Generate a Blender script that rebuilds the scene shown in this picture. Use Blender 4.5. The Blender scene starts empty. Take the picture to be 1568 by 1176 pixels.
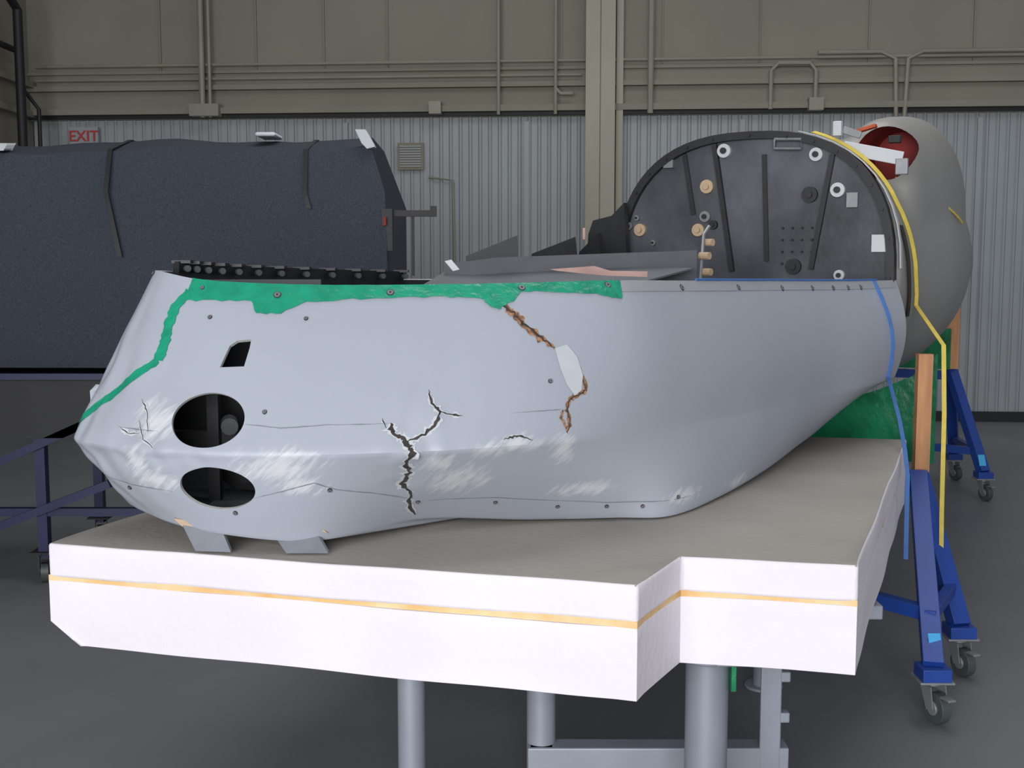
import bpy, bmesh, math, random
from mathutils import Vector, Matrix, noise
random.seed(4)
V=Vector
def C(r,g,b):
    f=lambda x:((x/255+0.055)/1.055)**2.4 if x>10 else x/255/12.92
    return (f(r),f(g),f(b),1)
# ---------------------------------------------------------------- materials
def mat(name,col,rough=.6,var=.12,scale=6,metal=0,bump=0,bscale=40,col2=None,spec=.5,stretch=(1,1,1)):
    m=bpy.data.materials.new(name); m.use_nodes=True
    nt=m.node_tree; N=nt.nodes; L=nt.links
    b=N['Principled BSDF']; b.inputs['Roughness'].default_value=rough; b.inputs['Metallic'].default_value=metal
    b.inputs['Specular IOR Level'].default_value=spec
    tc=N.new('ShaderNodeTexCoord'); mp=N.new('ShaderNodeMapping'); mp.inputs['Scale'].default_value=stretch
    L.new(tc.outputs['Object'],mp.inputs['Vector'])
    n=N.new('ShaderNodeTexNoise'); n.inputs['Scale'].default_value=scale; n.inputs['Detail'].default_value=6
    L.new(mp.outputs['Vector'],n.inputs['Vector'])
    r=N.new('ShaderNodeValToRGB'); r.color_ramp.elements[0].position=.3; r.color_ramp.elements[1].position=.7
    if col2 is None:
        r.color_ramp.elements[0].color=(col[0]*(1-var),col[1]*(1-var),col[2]*(1-var),1)
        r.color_ramp.elements[1].color=(min(1,col[0]*(1+var)),min(1,col[1]*(1+var)),min(1,col[2]*(1+var)),1)
    else:
        r.color_ramp.elements[0].color=col; r.color_ramp.elements[1].color=col2
    L.new(n.outputs['Fac'],r.inputs['Fac']); L.new(r.outputs['Color'],b.inputs['Base Color'])
    if bump:
        n2=N.new('ShaderNodeTexNoise'); n2.inputs['Scale'].default_value=bscale; n2.inputs['Detail'].default_value=4
        L.new(tc.outputs['Object'],n2.inputs['Vector'])
        bp=N.new('ShaderNodeBump'); bp.inputs['Strength'].default_value=bump; bp.inputs['Distance'].default_value=.01
        L.new(n2.outputs['Fac'],bp.inputs['Height']); L.new(bp.outputs['Normal'],b.inputs['Normal'])
    return m
M=dict(
 wallU=mat('beige_block_wall',C(131,127,114),.85,.1,.8,bump=.2,bscale=8),
 wallL=mat('white_corrugated_metal',C(154,160,163),.6,.06,1.5),
 pipe=mat('painted_conduit',C(136,131,118),.5,.1,3),
 column=mat('painted_column',C(156,151,136),.6,.06,2),
 dark=mat('black_rubber',C(24,25,27),.6,.2,8),
 floor=mat('grey_epoxy_floor',C(112,114,117),.5,.1,1.2,bump=.03,bscale=60),
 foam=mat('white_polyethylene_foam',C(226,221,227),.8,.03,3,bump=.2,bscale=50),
 foamtop=mat('shaded_foam_top',C(160,154,147),.9,.08,3,bump=.15,bscale=50),  # same white foam, with the shade on its top put into the colour
 glue=mat('amber_glue_line',C(216,168,98),.6,.2,9,col2=C(232,206,160)),
 steel=mat('grey_painted_steel',C(146,152,162),.45,.1,5,metal=.2),
 blue=mat('blue_painted_steel',C(30,66,146),.4,.12,5),
 blued=mat('dark_blue_painted_steel',C(16,26,66),.5,.12,5),
 wood=mat('plywood_board',C(195,142,100),.7,.12,6,stretch=(8,8,1)),
 green=mat('green_plastic_sheet',C(16,120,78),.3,.35,9,bump=.6,bscale=14),
 tape=mat('green_tape',C(24,146,112),.3,.16,20,bump=.6,bscale=45),
 shell_in=mat('grey_shell_interior',C(70,72,76),.7,.15,6),
 rim=mat('cut_edge_fibreglass',C(180,180,176),.7,.1,30),
 crackd=mat('dark_crack',C(58,54,52),.9,.5,60),
 crackb=mat('torn_aramid_honeycomb',C(60,44,34),.9,.4,110,col2=C(190,140,100)),
 pale=mat('pale_filler',C(190,195,199),.7,.05,20),
 seam=mat('faint_seam',C(124,129,136),.7,.08,20),
 bulk=mat('charcoal_composite_bulkhead',C(44,47,53),.5,.3,3.2,bump=.15,bscale=25,col2=C(90,93,101)),
 bulkd=mat('black_composite_rim',C(30,31,34),.5,.3,9),
 tan=mat('tan_grommet',C(190,165,135),.6,.1,20),
 white=mat('white_paint',C(200,203,206),.5,.03,5),
 metal=mat('dull_metal',C(140,142,145),.4,.1,20,metal=.4),
 aft=mat('grey_aft_skin',C(140,139,136),.45,.05,2),
 red=mat('red_oxide_primer',C(125,30,28),.7,.3,9),
 orange=mat('orange_primer',C(190,85,50),.6,.2,9),
 yellow=mat('yellow_webbing',C(210,188,80),.7,.1,30),
 bluew=mat('blue_webbing',C(60,105,170),.7,.1,30),
 blanket=mat('dark_quilted_blanket',C(50,54,62),.95,.25,170,bump=.1,bscale=120,col2=C(68,73,82),spec=.15),
 exitred=mat('exit_red',C(180,62,56),.6,.05,5),
 tread=mat('caster_wheel',C(70,78,76),.5,.1,9),
 gsheet=mat('grey_sheet_panel',C(112,116,120),.35,.12,6),
 pink=mat('pink_primer_edge',C(195,160,152),.7,.15,12),
)
# ---------------------------------------------------------------- mesh builder
class MB:
    def __init__(s): s.v=[];s.f=[];s.m=[]
    def add(s,vs,fs,mi=0):
        o=len(s.v); s.v+= [tuple(x) for x in vs]; s.f+=[[i+o for i in f] for f in fs]; s.m+=[mi]*len(fs)
    def box(s,c,size,mi=0,R=None):
        c=V(c); h=V(size)/2; vs=[]
        for x in(-1,1):
            for y in(-1,1):
                for z in(-1,1):
                    p=V((x*h.x,y*h.y,z*h.z)); 
                    if R: p=R@p
                    vs.append(c+p)
        s.add(vs,[(0,1,3,2),(4,6,7,5),(0,4,5,1),(2,3,7,6),(0,2,6,4),(1,5,7,3)],mi)
    def beam(s,p,q,w,h,mi=0):
        p=V(p);q=V(q);d=(q-p); L=d.length; 
        R=d.to_track_quat('Y','Z').to_matrix(); s.box((p+q)/2,(w,L,h),mi,R)
    def tube(s,pts,r,seg=12,mi=0,cap=True,rs=None):
        pts=[V(p) for p in pts]; vs=[];n=len(pts); up=None
        for i,p in enumerate(pts):
            t=(pts[min(i+1,n-1)]-pts[max(i-1,0)]).normalized()
            if up is None:
                up=V((0,0,1)) if abs(t.z)<.9 else V((1,0,0))
            x=t.cross(up).normalized(); y=x.cross(t).normalized(); up=y
            rr=rs[i] if rs else r
            for k in range(seg):
                a=2*math.pi*k/seg; vs.append(p+x*math.cos(a)*rr+y*math.sin(a)*rr)
        fs=[]
        for i in range(n-1):
            for k in range(seg):
                k2=(k+1)%seg; fs.append((i*seg+k,i*seg+k2,(i+1)*seg+k2,(i+1)*seg+k))
        if cap: fs.append(tuple(range(seg))[::-1]); fs.append(tuple((n-1)*seg+k for k in range(seg)))
        s.add(vs,fs,mi)
    def prism(s,poly,ext,mi=0,mside=None):
        n=len(poly); e=V(ext); vs=[V(p) for p in poly]+[V(p)+e for p in poly]
        s.add(vs,[tuple(range(n))[::-1],tuple(range(n,2*n))],mi)
        s.add(vs,[(i,(i+1)%n,n+(i+1)%n,n+i) for i in range(n)],mi if mside is None else mside)
    def ribbon(s,pts,side,w,mi=0,th=.002):
        pts=[V(p) for p in pts]; n=len(pts)
        vs=[];fs=[]
        for i,p in enumerate(pts):
            sd=V(side).normalized()*w/2
            t=(pts[min(i+1,n-1)]-pts[max(i-1,0)]).normalized(); nn=t.cross(sd).normalized()*th
            vs+=[p-sd-nn,p+sd-nn,p+sd+nn,p-sd+nn]
        for i in range(n-1):
            for k in range(4): fs.append((i*4+k,i*4+(k+1)%4,(i+1)*4+(k+1)%4,(i+1)*4+k))
        fs+= [(3,2,1,0),tuple((n-1)*4+k for k in range(4))]
        s.add(vs,fs,mi)
    def obj(s,name,mats,parent=None,smooth=35,bevel=0):
        me=bpy.data.meshes.new(name); me.from_pydata(s.v,[],s.f); 
        for m in mats: me.materials.append(M[m] if isinstance(m,str) else m)
        for p,mi in zip(me.polygons,s.m): p.material_index=mi
        bm=bmesh.new(); bm.from_mesh(me); bmesh.ops.recalc_face_normals(bm,faces=bm.faces)
        bm.to_mesh(me); bm.free()
        if smooth:
            for p in me.polygons: p.use_smooth=True
            me.set_sharp_from_angle(angle=math.radians(smooth))
        me.update()
        o=bpy.data.objects.new(name,me); bpy.context.scene.collection.objects.link(o)
        if parent: o.parent=parent
        if bevel:
            md=o.modifiers.new('bev','BEVEL'); md.width=bevel; md.segments=3; md.limit_method='ANGLE'; md.angle_limit=math.radians(40)
        return o
def empty(name,loc=(0,0,0)):
    e=bpy.data.objects.new(name,None); e.location=loc; e.empty_display_size=.2
    bpy.context.scene.collection.objects.link(e); return e
def freeze(o):
    bpy.context.view_layer.update()
    dg=bpy.context.evaluated_depsgraph_get(); nm=bpy.data.meshes.new_from_object(o.evaluated_get(dg))
    o.modifiers.clear(); o.data=nm; return nm
# ---------------------------------------------------------------- camera
cd=bpy.data.cameras.new('camera'); cam=bpy.data.objects.new('camera',cd); bpy.context.scene.collection.objects.link(cam)
cam.location=(0,0,1.6); cam.rotation_euler=(math.pi/2-math.radians(5.963),0,0); cd.lens=41.33; cd.sensor_width=36; cd.clip_end=100
bpy.context.scene.camera=cam
# ---------------------------------------------------------------- hull surface S(a,b): a = station round the bow, b = 0 sill, 1 chine, 2 bottom edge, 3 keel
K=[
 ((.485,5.45,1.53),(.507,5.43,1.12),(.767,5.28,.99)),
 ((.03,4.75,1.53),(-.02,4.70,1.13),(.25,4.6,.94)),
 ((-.40,4.05,1.54),(-.50,4.0,1.15),(-.2,3.9,.92)),
 ((-.78,3.40,1.56),(-.94,3.35,1.16),(-.62,3.4,.94)),
 ((-.925,3.14,1.575),(-1.088,2.98,1.165),(-.98,3.05,.985)),
 ((-.895,3.03,1.573),(-1.03,2.83,1.160),(-.89,2.88,.965)),
 ((-.75,2.97,1.55),(-.80,2.72,1.155),(-.70,2.78,.945)),
 ((-.5,2.96,1.54),(-.5,2.68,1.155),(-.47,2.80,.925)),
 ((-.22,2.98,1.54),(-.22,2.71,1.157),(-.24,2.97,.94)),
 ((.03,3.03,1.543),(.03,2.80,1.160),(.05,3.09,.912)),
 ((.29,3.17,1.548),(.25,2.97,1.157),(.28,3.13,.908)),
 ((.50,3.43,1.543),(.48,3.24,1.15),(.44,3.17,.905)),
 ((.72,3.74,1.537),(.72,3.58,1.14),(.62,3.42,.910)),
 ((.93,4.04,1.532),(.93,3.90,1.13),(.82,3.78,.918)),
 ((1.12,4.30,1.527),(1.13,4.20,1.12),(1.0,4.13,.935)),
 ((1.35,4.58,1.523),(1.36,4.50,1.12),(1.2,4.50,.97)),
 ((1.568,4.82,1.523),(1.575,4.82,1.12),(1.38,4.93,1.03)),
]
BU=[.04,.03,.03,.01,.0,.004,.012,.022,.03,.035,.04,.04,.04,.04,.04,.04,.045]
NA=len(K)-1
AX=V((.5,.866,0)); PP=V((.866,-.5,0)); BC=V((1.027,5.13,1.53))
def cr(row,a):
    a=max(0,min(NA-1e-6,a)); i=int(a); t=a-i
    g=lambda k: V(K[max(0,min(NA,k))][row])
    p0,p1,p2,p3=g(i-1),g(i),g(i+1),g(i+2)
    return .5*((2*p1)+(p2-p0)*t+(2*p0-5*p1+4*p2-p3)*t*t+(3*p1-p0-3*p2+p3)*t**3)
def hn(a):
    T=cr(1,min(NA,a+.05))-cr(1,max(0,a-.05)); T.z=0; T.normalize(); return V((T.y,-T.x,0))
def dent(a,b):
    e=math.sin(math.pi*min(2,b)/2)
    d=.018*math.exp(-((a-4.75)/.75)**2)*noise.noise(V((a*3.2,b*3.5,1.3)))*e
    d+=.012*math.exp(-((a-5.9)/.5)**2-((b-1.0)/.35)**2)*noise.noise(V((a*6,b*6,4.1)))
    d+=.010*math.exp(-((a-7.95)/.3)**2-((b-1.05)/.45)**2)*noise.noise(V((a*7,b*7,7.7)))
    if 7.5<a<9.6: # skin on the right of the fracture sits slightly proud
        d+=.006*(1/(1+math.exp(-(a-7.92)/.02)))*max(0,1-(a-7.9)/1.6 if a>7.9 else 1)*math.exp(-((b-1.25)/.4)**2)
    return d
def raw(a,b):
    i=int(min(NA-1e-6,max(0,a))); bu=BU[i]*(1-(a-i))+BU[i+1]*(a-i)
    if b<=1: 
        return cr(0,a).lerp(cr(1,a),b)+hn(a)*(bu*math.sin(math.pi*b)+dent(a,b))
    if b<=2:
        return cr(1,a).lerp(cr(2,a),b-1)+(hn(a)*.006+V((0,0,-.003)))*math.sin(math.pi*(b-1))+hn(a)*dent(a,b)
    B=cr(2,a); t=min(2.25,max(0,(BC-B).dot(AX))); k=BC-AX*t; k.z=min(B.z,.905+ .09*max(0,1-t/1.5))
    return B.lerp(k,b-2)
def S(a,b):
    w=.025*max(0,1-abs(b-1)/.06)
    if abs(b-2)<.05: w=.015*(1-abs(b-2)/.05)
    if w<=0: return raw(a,b)
    return raw(a,b-w)*.25+raw(a,b)*.5+raw(a,b+w)*.25
def SN(a,b):
    e=.02
    da=S(min(NA,a+e),b)-S(max(0,a-e),b); db=S(a,b+e)-S(a,max(0,b-e))
    n=db.cross(da).normalized()
    if n.dot(hn(a))<0 and b<2: n=-n
    return n,da.normalized()
na=16*24
bs=[i/28 for i in range(26)]+[.92,.95,.975,1,1.025,1.05,1.08]+[1+i/20 for i in range(2,20)]+[1.97,2,2.03]+[2+i/6 for i in range(1,7)]
nb=len(bs)
mb=MB()
pts=[S(i/24,b) for i in range(na+1) for b in bs]
fs=[]
for i in range(na):
    for j in range(nb-1):
        fs.append((i*nb+j,i*nb+j+1,(i+1)*nb+j+1,(i+1)*nb+j))
# damage and fitting positions in hull surface coordinates (a*100, b*100)
RAW='''tapeL 431,95 464,85 504,74 537,60 561,50
tapeL2 561,50 562,40 559,30 559,18 572,8
crackA 875,11 881,17 888,20 895,27 908,34 923,42
crackB 942,48 950,58 957,69 949,72 941,74 940,81 946,88 945,95
crackC 775,83 778,89 788,92 793,97 796,100 789,110 792,125 785,139 793,153 790,168 796,190
crackD 791,94 805,90 814,84 816,77 809,72 806,64
crackE 816,77 826,79 837,80
crackF 855,1 863,4 872,13
crackG 935,80 935,85 945,94
crackH 878,96 890,94 907,97
crackI 555,72 566,78 574,90
crackJ 560,84 572,94 585,99
crackK 538,88 552,92 566,91
crackM 772,86 768,80
seamA 659,83 687,85 724,83 775,83
seamB 884,80 913,80 935,80
seamC 461,143 527,147 578,147
seamD 654,148 687,137 710,130 728,139 758,148 790,162
seamE 538,89 566,89 583,89
seamF 805,168 868,165 988,178 1128,182
flap 923,42 935,40 945,48 952,60 952,69 946,72 936,65 928,54
screws 769,5 897,3 984,3 1092,5 1193,5 1289,6 1373,6 1428,6 1464,6 1496,6 669,7
dots 608,22 698,21 919,62 673,76 722,139 632,167 799,169 867,172 929,180 988,183 1042,185 1103,179 517,153 455,2 588,5
holes 628,81 626,139
rect 635,38 641,35 653,34 653,39 651,50 630,51
scuffs 686,114 834,137 964,158 941,108 580,83 894,99 1224,187 699,132 565,135 865,103 1115,179 818,115 560,110
bandA 569,14 609,12 646,11 653,19 675,18 696,11 737,9 770,8 818,8 854,9 862,14 874,17
bandB 863,5 873,16 886,12 898,5 929,7 962,8 982,10 997,13 999,11'''
AB={}
for l in RAW.split('\n'):
    w_=l.split(' '); AB[w_[0]]=[tuple(float(q)/100 for q in x.split(',')) for x in w_[1:]]
# ---------------------------------------------------------------- hull material
hm=mat('pale_grey_gelcoat',C(166,172,182),.42,.03,2.5,bump=.02,bscale=6)
nt=hm.node_tree;N=nt.nodes;L=nt.links; bsdf=N['Principled BSDF']; src=bsdf.inputs['Base Color'].links[0].from_socket
geo=N.new('ShaderNodeTexCoord')
rad=[(.15,.065),(.11,.07),(.13,.03),(.045,.06),(.08,.07),(.08,.03),(.12,.03),(.10,.035),(.09,.04),(.06,.03),(.1,.03),(.06,.04),(.05,.05)]
acc=None
for (a,b),r in zip(AB['scuffs'],rad):
    P=S(a,b)
    s1=N.new('ShaderNodeVectorMath'); s1.operation='SUBTRACT'; L.new(geo.outputs['Object'],s1.inputs[0]); s1.inputs[1].default_value=P
    s2=N.new('ShaderNodeVectorMath'); s2.operation='DIVIDE'; L.new(s1.outputs[0],s2.inputs[0]); s2.inputs[1].default_value=(r[0],.15,r[1])
    s3=N.new('ShaderNodeVectorMath'); s3.operation='LENGTH'; L.new(s2.outputs[0],s3.inputs[0])
    s4=N.new('ShaderNodeMapRange'); L.new(s3.outputs['Value'],s4.inputs[0]); s4.inputs[1].default_value=1.1; s4.inputs[2].default_value=.1
    if acc is None: acc=s4.outputs[0]
    else:
        mx=N.new('ShaderNodeMath'); mx.operation='MAXIMUM'; L.new(acc,mx.inputs[0]); L.new(s4.outputs[0],mx.inputs[1]); acc=mx.outputs[0]
mp=N.new('ShaderNodeMapping'); mp.inputs['Rotation'].default_value=(0,.75,0); L.new(geo.outputs['Object'],mp.inputs['Vector'])
mp2=N.new('ShaderNodeMapping'); mp2.inputs['Scale'].default_value=(1.0,1,6); L.new(mp.outputs[0],mp2.inputs['Vector'])
nz=N.new('ShaderNodeTexNoise'); nz.inputs['Scale'].default_value=13; nz.inputs['Detail'].default_value=10; nz.inputs['Roughness'].default_value=.7; L.new(mp2.outputs[0],nz.inputs['Vector'])
ad=N.new('ShaderNodeMath'); ad.operation='MULTIPLY_ADD'; L.new(acc,ad.inputs[0]); ad.inputs[1].default_value=.28; L.new(nz.outputs['Fac'],ad.inputs[2])
gt=N.new('ShaderNodeMapRange'); gt.inputs[1].default_value=.58; gt.inputs[2].default_value=.78; gt.inputs[4].default_value=.75; L.new(ad.outputs[0],gt.inputs[0])
g2=N.new('ShaderNodeMapRange'); L.new(acc,g2.inputs[0]); g2.inputs[1].default_value=0; g2.inputs[2].default_value=.35
ml=N.new('ShaderNodeMath'); ml.operation='MULTIPLY'; L.new(gt.outputs[0],ml.inputs[0]); L.new(g2.outputs[0],ml.inputs[1])
mix=N.new('ShaderNodeMix'); mix.data_type='RGBA'; L.new(ml.outputs[0],mix.inputs['Factor']); L.new(src,mix.inputs['A']); mix.inputs['B'].default_value=C(212,214,215)
L.new(mix.outputs['Result'],bsdf.inputs['Base Color'])
# ---------------------------------------------------------------- fuselage
fus=empty('damaged_aircraft_fuselage',(0,0,0))
mb.add(pts,fs,0)
hull=mb.obj('nose_shell',[hm,'shell_in','rim'],fus,smooth=60)
bm=bmesh.new(); bm.from_mesh(hull.data); bmesh.ops.remove_doubles(bm,verts=bm.verts,dist=.0004); bmesh.ops.recalc_face_normals(bm,faces=bm.faces)
bm.faces.ensure_lookup_table()
f0=min(bm.faces,key=lambda f:f.calc_center_median().y)
if f0.normal.y>0: bmesh.ops.reverse_faces(bm,faces=bm.faces)
bm.to_mesh(hull.data); bm.free()
sm=hull.modifiers.new('s','SOLIDIFY'); sm.thickness=.009; sm.offset=-1; sm.material_offset=1; sm.material_offset_rim=2
cutters=[]
def cutter(target,poly,n,m='rim',dep=.08):
    c=MB(); c.prism([p-n*dep for p in poly],n*dep*2,0); o=c.obj('cut',[m],None,smooth=0); cutters.append(o)
    md=target.modifiers.new('b','BOOLEAN'); md.object=o; md.operation='DIFFERENCE'; md.solver='EXACT'
for (a,b),(rx,ry) in zip(AB['holes'],[(.090,.070),(.093,.056)]):
    P=S(a,b); n,t=SN(a,b); y=n.cross(t).normalized()
    cutter(hull,[P+t*math.cos(k*math.pi/24)*rx+y*math.sin(k*math.pi/24)*ry for k in range(48)],n)
n,t=SN(*AB['rect'][0]); cutter(hull,[S(*q) for q in AB['rect']],n)
nm=freeze(hull)
for o in cutters: bpy.data.objects.remove(o)
for p in nm.polygons: p.use_smooth=True
nm.set_sharp_from_angle(angle=math.radians(28))
def surf_pairs(mbx,pairs,off,mi=0,sub=5,ac=4,jit=0):
    rows=[]
    for i in range(len(pairs)-1):
        for k in range(sub+(1 if i==len(pairs)-2 else 0)):
            t=k/sub; A=[pairs[i][0][q]*(1-t)+pairs[i+1][0][q]*t for q in(0,1)]; B=[pairs[i][1][q]*(1-t)+pairs[i+1][1][q]*t for q in(0,1)]
            row=[]
            for m in range(ac+1):
                w=m/ac; a=A[0]*(1-w)+B[0]*w; b=max(0,A[1]*(1-w)+B[1]*w)
                if m==ac: b=max(0,b+random.uniform(-jit,jit))
                n,_=SN(a,b); row.append(S(a,b)+n*(off+random.uniform(0,.0014)))
            rows.append(row)
    vs=[p for r in rows for p in r]; w=ac+1
    mbx.add(vs,[(i*w+j,i*w+j+1,(i+1)*w+j+1,(i+1)*w+j) for i in range(len(rows)-1) for j in range(ac)],mi)
def surf_ribbon(mbx,abl,w,off,mi=0,sub=6,jit=.003,wj=.5,taper=True):
    P=[]
    for i in range(len(abl)-1):
        for k in range(sub+(1 if i==len(abl)-2 else 0)):
            t=k/sub; P.append([abl[i][q]*(1-t)+abl[i+1][q]*t for q in(0,1)])
    pp=[S(*q) for q in P]; n_=len(pp); vs=[];fs=[]
    for i,q in enumerate(P):
        n,_=SN(*q); t=(pp[min(i+1,n_-1)]-pp[max(0,i-1)]).normalized(); sd=n.cross(t).normalized()
        ww=w/2*(1+random.uniform(-wj,wj)); 
        if taper: ww*=min(1,.25+min(i,n_-1-i)/4)
        c=pp[i]+sd*random.uniform(-jit,jit)+n*off
        vs+=[c-sd*ww,c+sd*ww]
    mbx.add(vs,[(2*i,2*i+1,2*i+3,2*i+2) for i in range(n_-1)],mi)
tp=MB()
surf_ribbon(tp,AB['tapeL'],.021,.0022,jit=.001,wj=.2,taper=False)
surf_ribbon(tp,AB['tapeL2'],.028,.0024,jit=.001,wj=.2,taper=False)
surf_pairs(tp,[((q[0],0),q) for q in AB['bandA']],.0020,jit=.006)
surf_pairs(tp,[((q[0],0),q) for q in AB['bandB']],.0026,jit=.006)
tp.obj('green_tape_patches',['tape'],fus)
ck=MB()
for k,w,mi,j in [('crackA',.020,1,.004),('crackA',.006,0,.005),('crackB',.010,1,.003),('crackB',.003,0,.002),('crackC',.010,0,.004),('crackD',.006,0,.003),('crackE',.004,0,.001),('crackF',.006,0,.003),('crackG',.007,1,.002),('crackH',.005,0,.003),('crackI',.002,0,.002),('crackJ',.002,0,.002),('crackK',.0016,0,.001),('crackM',.004,0,.001)]:
    st=random.getstate()
    if mi==0 and k not in('crackA','crackB'): surf_ribbon(ck,AB[k],max(w*2.4,.009),.0009,3,jit=j,wj=.8); 
    random.setstate(st)
    surf_ribbon(ck,AB[k],w,.0014 if mi else .0020,mi,jit=j)
for k in('seamA','seamB','seamC','seamD','seamE','seamF'):
    surf_ribbon(ck,AB[k],.0022,.0011,2,jit=.0006,wj=.6)
ck.obj('cracks_and_seams',['crackd','crackb','seam','pale'],fus)
fl=MB(); q=AB['flap']; cen=(sum(x[0] for x in q)/8,sum(x[1] for x in q)/8)
vs=[];
for rr in(0,.5,1):
    for x in q:
        a=cen[0]+(x[0]-cen[0])*rr; b=cen[1]+(x[1]-cen[1])*rr; n,_=SN(a,b); vs.append(S(a,b)+n*.0028)
fl.add(vs,[(r*8+i,r*8+(i+1)%8,(r+1)*8+(i+1)%8,(r+1)*8+i) for r in(0,1) for i in range(8)])
fl.obj('lifted_skin_flake',['pale'],fus)
ft=MB(); h_=hn(4.2)
ft.prism([S(4.3,.70),S(4.35,.90),S(4.25,.88)+h_*.008,S(4.2,.80)+h_*.008,S(4.22,.74)+h_*.020,S(4.25,.70)+h_*.010],h_.cross(V((0,0,1)))*.004)
ft.obj('torn_nose_edge',[hm],fus,smooth=0)
sc=MB()
for k,R in(('screws',.0100),('dots',.0055)):
    for q in AB[k]:
        b=max(q[1],.028) if k=='screws' else q[1]
        P=S(q[0],b); n,t=SN(q[0],b)
        sc.tube([P-n*.002,P+n*.0035],R,16,0); sc.tube([P,P+n*.0048],R*.78,14,1); sc.tube([P+n*.002,P+n*.0055],R*.3,8,0)
sc.obj('screws',['crackd','metal'],fus)
sl=MB()
surf_pairs(sl,[((a,0),(a,.075)) for a in [9.9+i*.25 for i in range(25)]],.0012,0,sub=3)
sl.obj('sill_flange',[mat('flange_grey',C(160,163,167),.5,.04,4)],fus)
be=MB(); be.tube([S(11.2+i*.2,0)+V((0,0,.004)) for i in range(22)],.004,8)
be.obj('blue_edge_tape',['bluew'],fus)
rl=MB()
for i in range(60):
    a0=2.0+i*1.9/60; a1=2.0+(i+1)*1.9/60
    p,q=S(a0,0),S(a1,0); rl.beam(p+V((.02,0,-.012)),q+V((.02,0,-.012)),.02,.075)
    if i%5==0: rl.tube([p+V((.03,-.01,.008)),p+V((.04,-.03,.008))],.009,10,2); rl.box(p+V((.02,0,.026)),(.05,.05,.008),0)
rl.obj('canopy_rail',['bulkd','dark','shell_in'],fus)
# bulkhead, local coords: offset across, height
bk=MB()
def BK(o,z,f=0): return BC+PP*o+V((0,0,z-1.53))-AX*f
def outline(r,n=64,ex=2.5):
    out=[]
    for i in range(n):
        t=2*math.pi*i/n; c,s=math.cos(t),math.sin(t)
        o=r*math.copysign(abs(c)**(2/ex),c); z=(r if s>0 else .52*r/.62)*math.copysign(abs(s)**(2/ex),s); out.append((o,1.53+z))
    return out
ol=outline(.615); bk.prism([BK(o,z) for o,z in ol],AX*.02,0)
o1,o2=outline(.622),outline(.59); n=64
vs=[BK(*p,.03) for p in o1]+[BK(*p,.03) for p in o2]+[BK(*p,-.02) for p in o1]+[BK(*p,0) for p in o2]
fs2=[]
for i in range(n):
    k=(i+1)%n; fs2+=[(i,k,n+k,n+i),(i,2*n+i,2*n+k,k),(n+i,n+k,3*n+k,3*n+i)]
bk.add(vs,fs2,1)
for i in range(0,n,2):
    o,z=outline(.604)[i]; 
    if z>1.5: bk.tube([BK(o,z,.03),BK(o,z,.04)],.007,8,1)
ribs=[((-.161,2.107),(-.070,1.557),.022),((.355,2.04),(.277,1.567),.018),((-.30,2.07),(-.253,1.804),.006),((.063,2.053),(.083,1.6),.005)]
fit=[((-.116,2.076),.030,5),((.286,2.043),.028,5),((.38,1.894),.030,5),((-.192,1.925),.030,4),((-.198,1.795),.024,2),((-.508,1.741),.028,4),((-.229,1.737),.028,4),((-.563,1.759),.018,2),((.263,1.878),.033,1),((.201,1.578),.033,1),((.396,1.542),.022,5),((-.524,1.795),.012,2),((-.443,1.683),.012,2),((-.161,1.759),.02,1)]
extra=[(.442,1.851),(-.373,2.043),(.563,1.673),(.112,2.113),(.227,2.107),(.112,2.074),(.227,2.068),(.150,1.74)]
for A,B,w in ribs: bk.beam(BK(*A,.012),BK(*B,.012),w,.02,1)
for A,r,m in fit:
    bk.tube([BK(*A,0),BK(*A,.02)],r,20,m); bk.tube([BK(*A,.015),BK(*A,.032)],r*.45,12,1 if m!=4 else 4)
R=Matrix.Rotation(math.radians(-30),3,'Z')
for A in extra[:2]: bk.box(BK(*A,.012),(.045,.02,.06),2,R)
for i in range(14):
    A=extra[7]; bk.tube([BK(A[0]+(i%4)*.042,A[1]-(i//4)*.05,0),BK(A[0]+(i%4)*.042,A[1]-(i//4)*.05,.012)],.005,8,3)
bk.box(BK(*extra[2],.015),(.075,.006,.07),5,R)
bk.tube([BK(*extra[k],.03) for k in(3,4,6,5,3)],.006,8,2)
bk.obj('cockpit_bulkhead',['bulk','bulkd','metal','dark','tan','white'],fus)
ins=MB()
ins.prism([V((.33,5.3,1.50)),V((.34,5.28,1.72)),V((.36,5.28,1.78)),V((.44,5.25,1.80)),V((.50,5.3,1.86)),V((.52,5.32,1.5))],(0.02,.05,0),1)
ins.prism([V((.26,5.1,1.5)),V((.29,5.1,1.64)),V((.37,5.1,1.72)),V((.4,5.15,1.5))],(0.02,.05,0),1)
ins.box((.315,5.2,1.72),(.010,.02,.05),2)
ins.prism([V((-.18,4.55,1.5)),V((-.18,4.6,1.62)),V((.02,4.6,1.70)),V((.035,4.6,1.5))],(0,.01,0),5)
ins.prism([V((.08,4.8,1.5)),V((.08,4.8,1.63)),V((.26,4.85,1.70)),V((.28,4.85,1.5))],(0,.01,0),1)
ins.prism([V((-.22,3.85,1.50)),V((-.22,3.85,1.59)),V((-.05,3.9,1.612)),V((.68,4.35,1.64)),V((.68,4.35,1.48))],(0,.008,0),0)
ins.prism([V((-.28,3.7,1.52)),V((.45,3.95,1.53)),V((.66,4.3,1.57)),V((-.2,3.95,1.575))],(0,0,.006),0)
ins.prism([V((.12,3.70,1.575)),V((.26,3.72,1.585)),V((.31,3.72,1.57)),V((.43,3.75,1.568)),V((.43,3.75,1.55)),V((.29,3.72,1.555)),V((.14,3.7,1.57))],(0,.01,0),2)
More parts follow.
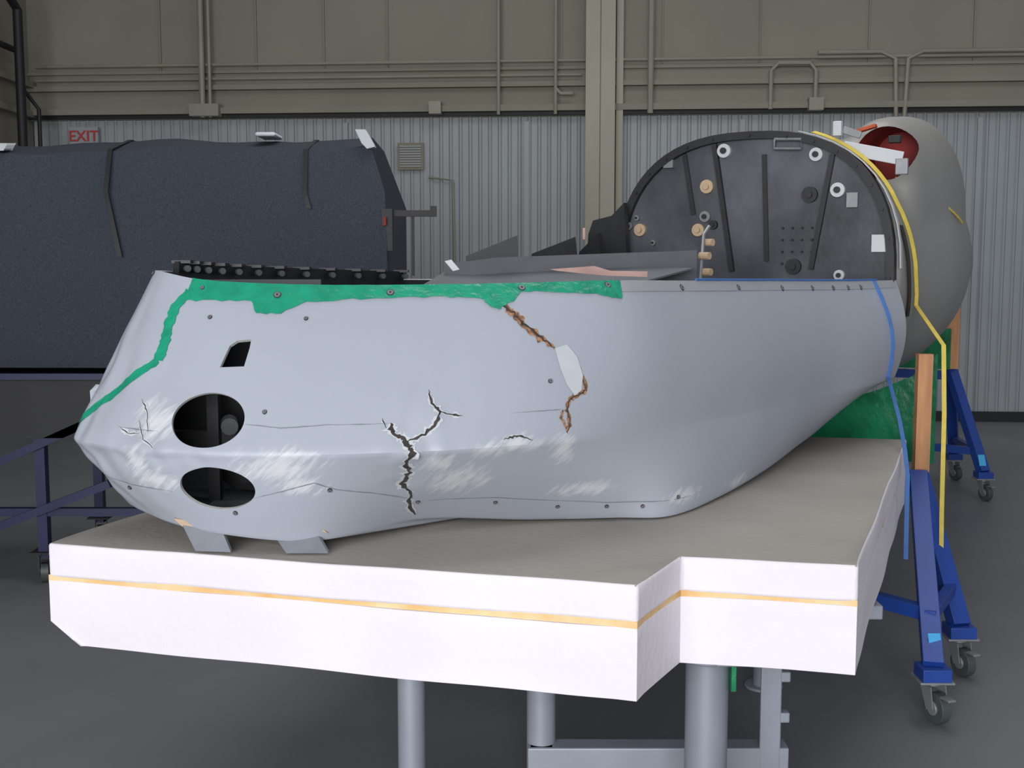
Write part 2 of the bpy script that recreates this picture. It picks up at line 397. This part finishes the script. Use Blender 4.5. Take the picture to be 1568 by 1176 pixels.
ins.prism([V((-.205,3.6,1.60)),V((-.185,3.6,1.605)),V((-.16,3.6,1.575)),V((-.18,3.6,1.57))],(0,.01,0),3)
for x,y,z in[(.70,4.4,1.62),(.71,4.42,1.56),(.69,4.38,1.52),(.72,4.45,1.67)]: ins.tube([V((x,y,z)),V((x+.03,y-.03,z))],.014,10,6)
ins.tube([V((.70,4.4,1.5)),V((.715,4.42,1.70)),V((.74,4.45,1.73))],.007,8,4)
for x in(-.78,-.62): ins.box((x,3.05,1.15),(.03,.03,.45),1)
ins.box((-.7,3.08,1.13),(.4,.03,.05),1); ins.box((-.68,3.0,1.12),(.05,.05,.06),5); ins.tube([V((-.74,3.05,1.18)),V((-.72,2.97,1.18))],.022,12,5); ins.box((-.67,2.95,.975),(.22,.16,.006),0)
ins.box((-.3,3.6,1.0),(.9,.8,.02),1); ins.box((-.75,3.25,1.25),(.45,.02,.6),1)
ins.obj('interior_structure',['gsheet','bulkd','pink','white','metal','shell_in','tan'],fus,smooth=30)
tb=MB()
tb.prism([V((-.80,2.80,.965)),V((-.70,2.79,.95)),V((-.675,2.765,.905)),V((-.76,2.765,.908))],(0,.012,.004),0)
tb.prism([V((-.585,2.80,.95)),V((-.475,2.80,.945)),V((-.44,2.755,.905)),V((-.54,2.755,.905))],(0,.012,.004),0)
tb.prism([V((-.60,2.785,.975)),V((-.47,2.785,.97)),V((-.445,2.79,.945)),V((-.47,2.79,.955)),V((-.59,2.79,.95))],(0,.01,0),1)
tb.prism([V((-.82,2.80,.98)),V((-.72,2.79,.965)),V((-.70,2.79,.95)),V((-.80,2.80,.96))],(0,.01,0),1)
tb.obj('mount_tabs',['seam','tan'],fus,smooth=0)
# aft body and inlet cowl blended into one skin
def loft(mbx,rings,seg=56,ex=2.3,mi=0):
    vs=[];
    for s_,w,zt,zb,oc in rings:
        zc=(zt+zb)/2; h=(zt-zb)/2
        for i in range(seg):
            t=2*math.pi*i/seg; c,s=math.cos(t),math.sin(t)
            vs.append(BC+AX*s_+PP*(oc+w*math.copysign(abs(c)**(2/ex),c))+V((0,0,zc-1.53+h*math.copysign(abs(s)**(2/ex),s))))
    fs=[(r*seg+i,r*seg+(i+1)%seg,(r+1)*seg+(i+1)%seg,(r+1)*seg+i) for r in range(len(rings)-1) for i in range(seg)]
    fs.append(tuple((len(rings)-1)*seg+i for i in range(seg))); fs.append(tuple(range(seg))[::-1])
    mbx.add(vs,fs,mi)
def dens(r,k=5):
    out=[]
    for i in range(len(r)-1):
        p0=r[max(0,i-1)];p1=r[i];p2=r[i+1];p3=r[min(len(r)-1,i+2)]
        for q in range(k):
            t=q/k; out.append(tuple(.5*((2*p1[j])+(p2[j]-p0[j])*t+(2*p0[j]-5*p1[j]+4*p2[j]-p3[j])*t*t+(3*p1[j]-p0[j]-3*p2[j]+p3[j])*t**3) for j in range(len(p1))))
    out.append(r[-1]); return out
BODY=[(0.02,.635,2.16,.98,0),(.3,.66,2.17,.98,0),(.8,.71,2.18,.99,.02),(1.3,.68,2.17,1.02,.02),(1.9,.62,2.13,1.08,0),(2.6,.5,2.06,1.15,0),(3.4,.38,1.98,1.22,0),(4.2,.28,1.9,1.3,0)]
af=MB(); loft(af,dens(BODY)); loft(af,dens([(.22,.16,2.14,1.55,.46),(.36,.20,2.22,1.5,.46),(.9,.23,2.28,1.4,.47),(1.4,.23,2.26,1.4,.43),(1.9,.16,2.16,1.5,.35),(2.3,.05,2.0,1.6,.35)]),ex=2.1)
ao=af.obj('aft_body',['aft','red'],fus,smooth=0)
md=ao.modifiers.new('r','REMESH'); md.mode='VOXEL'; md.voxel_size=.022; md.use_smooth_shade=True
md=ao.modifiers.new('s','SMOOTH'); md.factor=.5; md.iterations=22
cutters.clear()
cutter(ao,[BK(.51+.115*math.cos(k*math.pi/16),2.055+.12*math.sin(k*math.pi/16),-.30) for k in range(32)],AX,'red',.26)
nm=freeze(ao)
for o in cutters: bpy.data.objects.remove(o)
for p in nm.polygons: p.use_smooth=True
nm.set_sharp_from_angle(angle=math.radians(40))
br=MB()
br.box(BK(.50,2.045,-.06),(.25,.01,.055),0,R@Matrix.Rotation(math.radians(13),3,'Y')); br.box(BK(.62,1.985,-.06),(.05,.02,.065),1,R); br.box(BK(.37,2.145,.0),(.035,.03,.06),0,R); br.box(BK(.42,2.13,-.03),(.08,.01,.03),1,R@Matrix.Rotation(math.radians(20),3,'Y'))
br.box(BK(.455,2.155,-.14),(.08,.04,.015),2,R@Matrix.Rotation(math.radians(-14),3,'Y')); br.box(BK(.58,2.10,-.10),(.05,.03,.03),3,R)
br.obj('inlet_bracket',['white','metal','orange','dark'],fus,bevel=.003)
sk=MB()
BR=dens(BODY,20)
def AFT(s_,t,off=.004):
    r=min(BR,key=lambda q:abs(q[0]-s_)); c,s=math.cos(t),math.sin(t); ex=2.3
    return BC+AX*s_+PP*(r[4]+(r[1]+off)*math.copysign(abs(c)**(2/ex),c))+V((0,0,(r[2]+r[3])/2-1.53+((r[2]-r[3])/2+off)*math.copysign(abs(s)**(2/ex),s)))
sk.ribbon([AFT(.06+.16*i/10,.25-.55*i/10) for i in range(11)],AX,.05,0)
sk.ribbon([AFT(.02,1.3-1.3*i/10) for i in range(11)],AX,.03,1)
sk.ribbon([AFT(.25+.7*i/10,.62-.35*i/10,.012) for i in range(11)],V((0,0,1)),.01,2)
sk.obj('aft_skin_gap',['dark','pale','yellow'],fus)
# ---------------------------------------------------------------- straps
ys=MB()
pth=[AFT(.0+.10*i/18+.16*max(0,i-10)/8,1.20-1.42*i/18,.014) for i in range(19)]
ys.ribbon(pth,V((.87,.2,.3)),.017,0)
ys.ribbon([pth[-1],V((1.70,4.62,1.27)),V((1.705,4.6,1.0)),V((1.71,4.6,.6)),V((1.72,4.6,.25))],V((.9,-.3,0)),.017,0)
ys.obj('yellow_ratchet_strap',['yellow'])
bs_=MB()
pth=[S(15.3+.3*i/6,.0+.16*i)+SN(15.3,.5)[0]*.006 for i in range(7)]+[V((1.47,4.42,1.0)),V((1.42,4.2,.92)),V((1.375,4.03,.86)),V((1.36,3.98,.7)),V((1.355,3.96,.58))]
bs_.ribbon(pth,V((.8,-.4,0)),.015,0); bs_.obj('blue_tie_down_strap',['bluew'])
# ---------------------------------------------------------------- foam
fo=empty('foam_block_pad')
poly=[(-1.161,2.88),(.273,2.49),(.403,2.74),(.80,2.655),(1.56,4.60),(-.42,5.0)]
def perimeter():
    out=[]
    for i in range(6):
        p=V(poly[i]+(0,)); q=V(poly[(i+1)%6]+(0,)); L_=(q-p).length; m_=max(2,int(L_/.05))
        nrm=V(((q-p).y,-(q-p).x,0)).normalized()
        for k in range(m_):
            c=p.lerp(q,k/m_); out.append((c,nrm if k else V((0,0,0))))
    return out
PER=perimeter()
def slab(levels,name,mtop,seed,chamf=False,inset=0):
    m=MB(); n=len(PER); vs=[]; corner=V(poly[0]+(0,)); cd_=(V(poly[1]+(0,))-corner).normalized()
    lf=V(poly[5]+(0,))-corner; nl=V((lf.y,-lf.x,0)).normalized()
    for li,z in enumerate(levels):
        for c,nr in PER:
            w=noise.noise(c*2.3+V((0,0,z*9+seed)))*.007-inset
            edge=li in(0,len(levels)-1)
            zz=z+(noise.noise(c*4+V((0,0,seed*3)))*.003 if edge else 0)
            p=c+nr*w; p.z=zz
            if chamf and z<levels[0]+.061:
                need=.085*(1-(z-levels[0])/.06); dl_=abs((c-corner).dot(nl))
                if dl_<need: p=p+cd_*(need-dl_)
            vs.append(p)
    fs=[]
    for li in range(len(levels)-1):
        for i in range(n): fs.append((li*n+i,li*n+(i+1)%n,(li+1)*n+(i+1)%n,(li+1)*n+i))
    m.add(vs,fs+[tuple(range(n))[::-1]],0)
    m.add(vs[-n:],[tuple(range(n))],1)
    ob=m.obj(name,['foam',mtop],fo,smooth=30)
    bm=bmesh.new(); bm.from_mesh(ob.data); bmesh.ops.remove_doubles(bm,verts=bm.verts,dist=.0003); bmesh.ops.recalc_face_normals(bm,faces=bm.faces); bm.to_mesh(ob.data); bm.free()
    md=ob.modifiers.new('b','BEVEL'); md.width=.008; md.segments=3; md.limit_method='ANGLE'; md.angle_limit=math.radians(50)
    return ob
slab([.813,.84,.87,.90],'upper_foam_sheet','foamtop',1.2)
slab([.640,.655,.672,.70,.74,.77,.804],'lower_foam_sheet','foam',5.5,True,.003)
g=MB()
ring=[(c+nr*(noise.noise(c*11)*.004-.006)) for c,nr in PER]
g.prism([V((c.x,c.y,.797)) for c in ring],(0,0,.022),0); g.obj('glue_layer',['glue'],fo,smooth=0)
# ---------------------------------------------------------------- table
tbm=MB(); tab=empty('steel_support_table')
for x,y,r in[(-.27,3.05,.037),(.085,3.3,.042),(.51,2.98,.056),(.05,4.4,.04),(.95,4.3,.04)]:
    tbm.tube([V((x,y,0)),V((x,y,.595))],r,24); tbm.tube([V((x,y,0)),V((x,y,.012))],r*1.8,20)
    tbm.tube([V((x,y,.57)),V((x,y,.595))],r*1.35,20)
tbm.box((.74,3.25,.30),(.06,.012,.59)); tbm.box((.766,3.28,.30),(.012,.06,.59))
for z in(.12,.3,.42): tbm.box((.76,3.26,z),(.07,.03,.03))
tbm.box((.35,3.28,.61),(1.4,.08,.04)); tbm.box((.45,4.3,.61),(1.5,.08,.04)); tbm.box((-.27,3.7,.61),(.08,1.4,.04)); tbm.box((.55,3.6,.61),(.08,1.5,.04))
tbm.box((.42,3.28,.17),(.75,.07,.08)); tbm.box((.085,3.8,.17),(.07,1.1,.08)); 
tbm.obj('table_frame',['steel'],tab,bevel=.004)
gt_=MB(); gt_.box((.572,2.95,.545),(.012,.03,.10)); gt_.obj('green_tag',['green'],tab)
# ---------------------------------------------------------------- rolling stands
def caster(m,x,y,ang=0.3):
    R=Matrix.Rotation(ang,3,'Z')
    m.box((x,y,.148),(.12,.11,.008),1)
    m.tube([V((x,y,.13)),V((x,y,.148))],.03,14,1)
    ax=R@V((1,0,0)); of=R@V((0,-.03,0))
    c=V((x,y,.055))+of
    m.tube([c-ax*.018,c+ax*.018],.055,24,2); m.tube([c-ax*.024,c+ax*.024],.025,14,1)
    for s in(-1,1):
        m.prism([V((x,y,.13))+ax*s*.03+R@V((0,.03,0)),V((x,y,.13))+ax*s*.03+R@V((0,-.03,0)),c+ax*s*.03+R@V((0,-.015,0)),c+ax*s*.03+R@V((0,.02,-.01))],ax*.004,1)
    m.box(c+R@V((0,-.055,.05)),(.03,.05,.008),1,R)
lblue=mat('blue_label',C(70,170,225),.5,.02,3)
def stand(name,ax_,ay,H,f1=(-.21,-.82),f2=(.06,-.35)):
    e=empty(name); m=MB()
    for (dx,dy) in(f1,f2):
        m.beam((ax_,ay,H),(ax_+dx,ay+dy,.19),.07,.06); m.box((ax_+dx,ay+dy,.17),(.10,.10,.05)); caster(m,ax_+dx,ay+dy)
    lx=ax_-1.2*.866; ly=ay+1.2*.5
    for (dx,dy) in((-.1,-.3),(.15,.35)):
        m.beam((lx,ly,H),(lx+dx,ly+dy,.19),.055,.055); m.box((lx+dx,ly+dy,.17),(.09,.09,.05)); caster(m,lx+dx,ly+dy)
    m.beam((ax_,ay,H-.05),(lx,ly,H-.05),.05,.06)
    m.beam((ax_+f1[0]*.75,ay+f1[1]*.75,.32),(lx,ly,.32),.05,.05); m.beam((ax_+f1[0]*.8,ay+f1[1]*.8,.32),(ax_+f2[0]*.8,ay+f2[1]*.8,.32),.04,.04)
    c=V((ax_,ay,H)).lerp(V((ax_+f1[0],ay+f1[1],.19)),.88)
    m.box(c+V((0,-.045,0)),(.045,.004,.08),3,Matrix.Rotation(-.5,3,'X'))
    m.obj('frame',['blue','metal','tread',lblue],e,bevel=.003)
    return e
sA=stand('rolling_support_stand',1.68,4.80,.72)
w=MB()
base=V((1.70,4.83,0)); dirc=-PP
prof=[(0,1.20),(.1,1.10),(.25,1.03),(.4,.975),(.6,.945),(.8,.945),(1.0,.98),(1.2,1.12)]
pl=[base+dirc*o+V((0,0,z)) for o,z in prof]+[base+dirc*1.2+V((0,0,.72)),base+V((0,0,.72))]
w.prism([p+AX*.28 for p in pl],AX*.02,1); 
w.beam(base+V((0,0,.72)),base+V((0,0,1.22)),.06,.04,0)
w.obj('cradle_board',['wood','green'],sA)
sB=stand('rolling_support_stand.001',3.05,8.15,.86,f1=(.12,-.35),f2=(.2,.4))
w=MB(); w.box((3.02,8.1,1.07),(.12,.04,.42),0); w.box((2.75,8.2,1.0),(.6,.03,.28),1,Matrix.Rotation(math.radians(-30),3,'Z')); w.obj('cradle_board',['wood','green'],sB)
# ---------------------------------------------------------------- wrapped wing section
wr=empty('blanket_wrapped_wing_section')
m=MB(); prof=[(5.75,1.08),(5.70,1.2),(5.69,1.6),(5.70,1.93),(5.80,2.15),(6.1,2.22),(6.6,2.20),(6.75,1.9),(6.75,1.2),(6.6,1.075)]
xs=[-4.3+i*.1 for i in range(33)]+[-.85,-.60]
vs=[]
for i,x in enumerate(xs):
    for j,(y,z) in enumerate(prof):
        xx=x
        if i==len(xs)-1: xx=x-max(0,(z-1.9))*.35
        dz=0 if j in(0,9) else .010*math.sin(x*5.1+j*.9)+.006*math.sin(x*13+j)-(0 if z<1.9 else (-x-.6)*.012)
        vs.append(V((xx,y+.014*math.sin(x*4+j)+.006*math.sin(x*11),z+dz)))
k=len(prof)
m.add(vs,[(i*k+j,i*k+(j+1)%k,(i+1)*k+(j+1)%k,(i+1)*k+j) for i in range(len(xs)-1) for j in range(k)]+[tuple(range(k)),tuple((len(xs)-1)*k+j for j in range(k))])
m.obj('blanket_cover',['blanket'],wr,smooth=40)
m=MB()
for x0,x1,zb in[(-1.95,-1.88,1.62),(-1.0,-.97,1.85)]:
    m.ribbon([V((x0,6.3,2.21)),V((x0,6.1,2.215)),V((x0,5.79,2.14)),V((x0+.01,5.675,1.93)),V((x1,5.67,zb))],V((1,0,0)),.022)
m.obj('dark_strap',['dark'],wr)
m=MB(); m.prism([V((-.76,5.79,2.235)),V((-.71,5.79,2.235)),V((-.66,5.76,2.15)),V((-.70,5.76,2.14)),V((-.73,5.79,2.17))],(0,.05,0)); m.prism([V((-2.7,5.8,2.17)),V((-2.45,5.8,2.17)),V((-2.45,5.75,2.13)),V((-2.7,5.75,2.12))],(0,.1,.01)); m.box((-1.22,6.0,2.225),(.10,.2,.02)); m.obj('white_foam_corner',['pale'],wr,bevel=.01)
m=MB(); m.box((-.48,5.75,1.83),(.22,.04,.03)); m.box((-.48,5.75,1.68),(.012,.012,.3)); m.box((-.6,5.72,1.75),(.05,.05,.2),0); m.box((-.61,5.68,1.79),(.015,.02,.04),1); m.box((-.38,5.74,1.84),(.03,.03,.05))
m.obj('clamp_fixture',['dark','red'],wr)
dl=empty('blue_equipment_dolly'); m=MB()
m.box((-2.5,6.2,.88),(3.5,.9,.30),1); m.box((-2.5,5.72,1.04),(3.5,.04,.03),0)
for x in(-3.8,-2.35,-.95):
    m.beam((x,5.8,.95),(x,5.8,.12),.05,.05); m.beam((x,6.6,.95),(x,6.6,.12),.05,.05)
m.beam((-3.8,5.8,.35),(-.95,5.8,.35),.04,.04)
m.beam((-2.9,5.77,.45),(-2.0,5.77,.85),.04,.04); m.beam((-2.9,5.77,.15),(-2.0,5.77,.5),.04,.04)
for x in(-3.8,-2.35,-.95):
    for y in(5.8,6.6): caster(m,x,y)
m.obj('dolly_frame',['blued','dark','tread'],dl)
# ---------------------------------------------------------------- hangar shell
TH=math.radians(-4.4)
def place(o,p=None): 
    o.location=(0,12.1,0); o.rotation_euler=(0,0,TH); return o
m=MB()
x=-5.0; prof=[];
while x<9: prof+= [(x,0),(x+.055,0),(x+.07,-.02),(x+.085,-.02)]; x+=.10
vs=[V((a,b,z)) for a,b in prof for z in(0,3.05)]
m.add(vs,[(2*i,2*i+2,2*i+3,2*i+1) for i in range(len(prof)-1)],0)
m.box((2,.1,1.5),(14.2,.14,3.0),0)
m.box((2,.05,4.6),(14.2,.2,3.1),1)
m.box((2,-.05,3.07),(14.2,.14,.03),2)
m.box((2,-.08,3.12),(14.2,.2,.06),1)
m.box((2,-.07,3.36),(14.2,.12,.05),1); m.box((2,-.06,3.52),(14.2,.05,.03),1)
for x in(-3.6,-2.6,-1.9,-1.25,-.1,.5,1.5,2.45,3.5,4.5,5.5): m.box((x,-.06,4.9),(.012,.03,2.8),1); 
for x in(-1.7,.15,2.3,4.6): m.box((x,-.035,1.5),(.05,.03,3.0),0)
place(m.obj('wall_back',['wallL','wallU','dark'],None,smooth=20))
m=MB(); m.box((2,-.04,.05),(14.2,.04,.1)); place(m.obj('baseboard_back',['dark'],None))
m=MB(); m.box((-5.05,6,3),(.1,13.2,6.2)); 
m.box((-4.97,6,3.1),(.1,13,.06)); m.box((-4.97,6,3.4),(.1,13,.06))
m.obj('wall_left',['wallU'],None,smooth=0)
m=MB(); m.box((2,3,-.05),(20,24,.1)); m.obj('floor',['floor'],None,smooth=0)
col=MB(); col.box((.89,-.32,3.1),(.29,.02,6.2)); col.box((.89,-.2,3.1),(.02,.26,6.2)); col.box((.89,-.08,3.1),(.29,.02,6.2)); col.box((1.08,-.12,3.1),(.07,.1,6.2))
place(col.obj('steel_column',['column'],None,bevel=.004))
pm=MB()
def pipe(pts,r=.025): pm.tube([V(p) for p in pts],r,10)
pipe([(-4.9,-.14,3.58),(9,-.14,3.58)],.016); pipe([(-4.9,-.14,3.44),(.7,-.14,3.44)],.014)
for x in(-3.13,-3.05,.447,1.38,-.12): pipe([(x,-.2,3.05),(x,-.2,6)],.03 if x in(-3.13,1.38) else .018)
pipe([(.447,-.2,3.3),(.5,-.2,3.25),(.62,-.2,3.25)],.02)
pipe([(2.55,-.18,3.08),(2.55,-.18,3.45),(2.62,-.18,3.52),(2.92,-.18,3.52),(2.98,-.18,3.45),(2.98,-.18,3.15)],.022)
pipe([(3.0,-.16,3.62),(3.6,-.16,3.62),(3.74,-.16,3.55),(3.76,-.16,3.0)],.022); pipe([(8,-.16,3.62),(4.0,-.16,3.62),(3.86,-.16,3.55),(3.84,-.16,3.0)],.022)
for x,w_ in((-3.1,.3),(-.75,.12),(2.98,.14)): pm.box((x,-.2,3.12),(w_,.12,.12))
pipe([(-.85,-.05,2.45),(-.6,-.05,2.42),(-.58,-.05,1.4)],.012)
place(pm.obj('wall_conduit_pipes',['pipe'],None))
pm=MB(); pm.tube([V((-4.75,11.6,0)),V((-4.75,11.6,4.0)),V((-4.78,11.4,4.15)),V((-4.8,9.5,4.2))],.045,12)
pm.tube([V((-4.85,11.9,3.3)),V((-4.7,11.9,3.1)),V((-4.7,11.9,0))],.02,10); pm.tube([V((-4.85,5,3.65)),V((-4.85,11.9,3.65))],.03,10)
pm.obj('corner_downpipe',['dark'],None)
vt=MB(); vt.box((0,0,0),(.27,.02,.27)); 
for i in range(9): vt.box((0,-.015,-.1+i*.025),(.22,.015,.012),1)
o=vt.obj('wall_vent_grille',['wallU','wallL'],None); o.location=(-1.03,12.1-.05+.08,2.66); o.rotation_euler=(0,0,TH)
ex=empty('exit_sign',(-4.42,12.36,2.88)); ex.rotation_euler=(0,0,TH)
b_=MB(); b_.box((0,0,0),(.30,.04,.19)); o=b_.obj('sign_box',['wallL'],ex)
tcu=bpy.data.curves.new('t','FONT'); tcu.body='EXIT'; tcu.size=.155; tcu.align_x='CENTER'; tcu.align_y='CENTER'; tcu.extrude=.004; tcu.offset=.002
to=bpy.data.objects.new('exit_letters',tcu); bpy.context.scene.collection.objects.link(to); to.parent=ex; to.location=(0,-.025,0); to.rotation_euler=(math.pi/2,0,0); tcu.materials.append(M['exitred'])
# ---------------------------------------------------------------- light
def area(name,loc,rot,sx,sy,e,col):
    l=bpy.data.lights.new(name,'AREA'); l.shape='RECTANGLE'; l.size=sx; l.size_y=sy; l.energy=e; l.color=col
    o=bpy.data.objects.new(name,l); o.location=loc; o.rotation_euler=rot; bpy.context.scene.collection.objects.link(o)
area('hangar_door_daylight',(-1.8,-5.8,2.5),(math.radians(90),0,math.radians(-12)),7,4.2,960,(.985,.98,1))
area('ceiling_lamp',(1,6,6),(0,0,0),4,4,140,(1,.985,.96))
w=bpy.data.worlds.new('hangar_ambient'); bpy.context.scene.world=w; w.use_nodes=True
w.node_tree.nodes['Background'].inputs[0].default_value=(.87,.91,1,1); w.node_tree.nodes['Background'].inputs[1].default_value=.30
sc_=bpy.context.scene; sc_.view_settings.view_transform='Standard'; sc_.view_settings.look='None'; sc_.view_settings.exposure=0
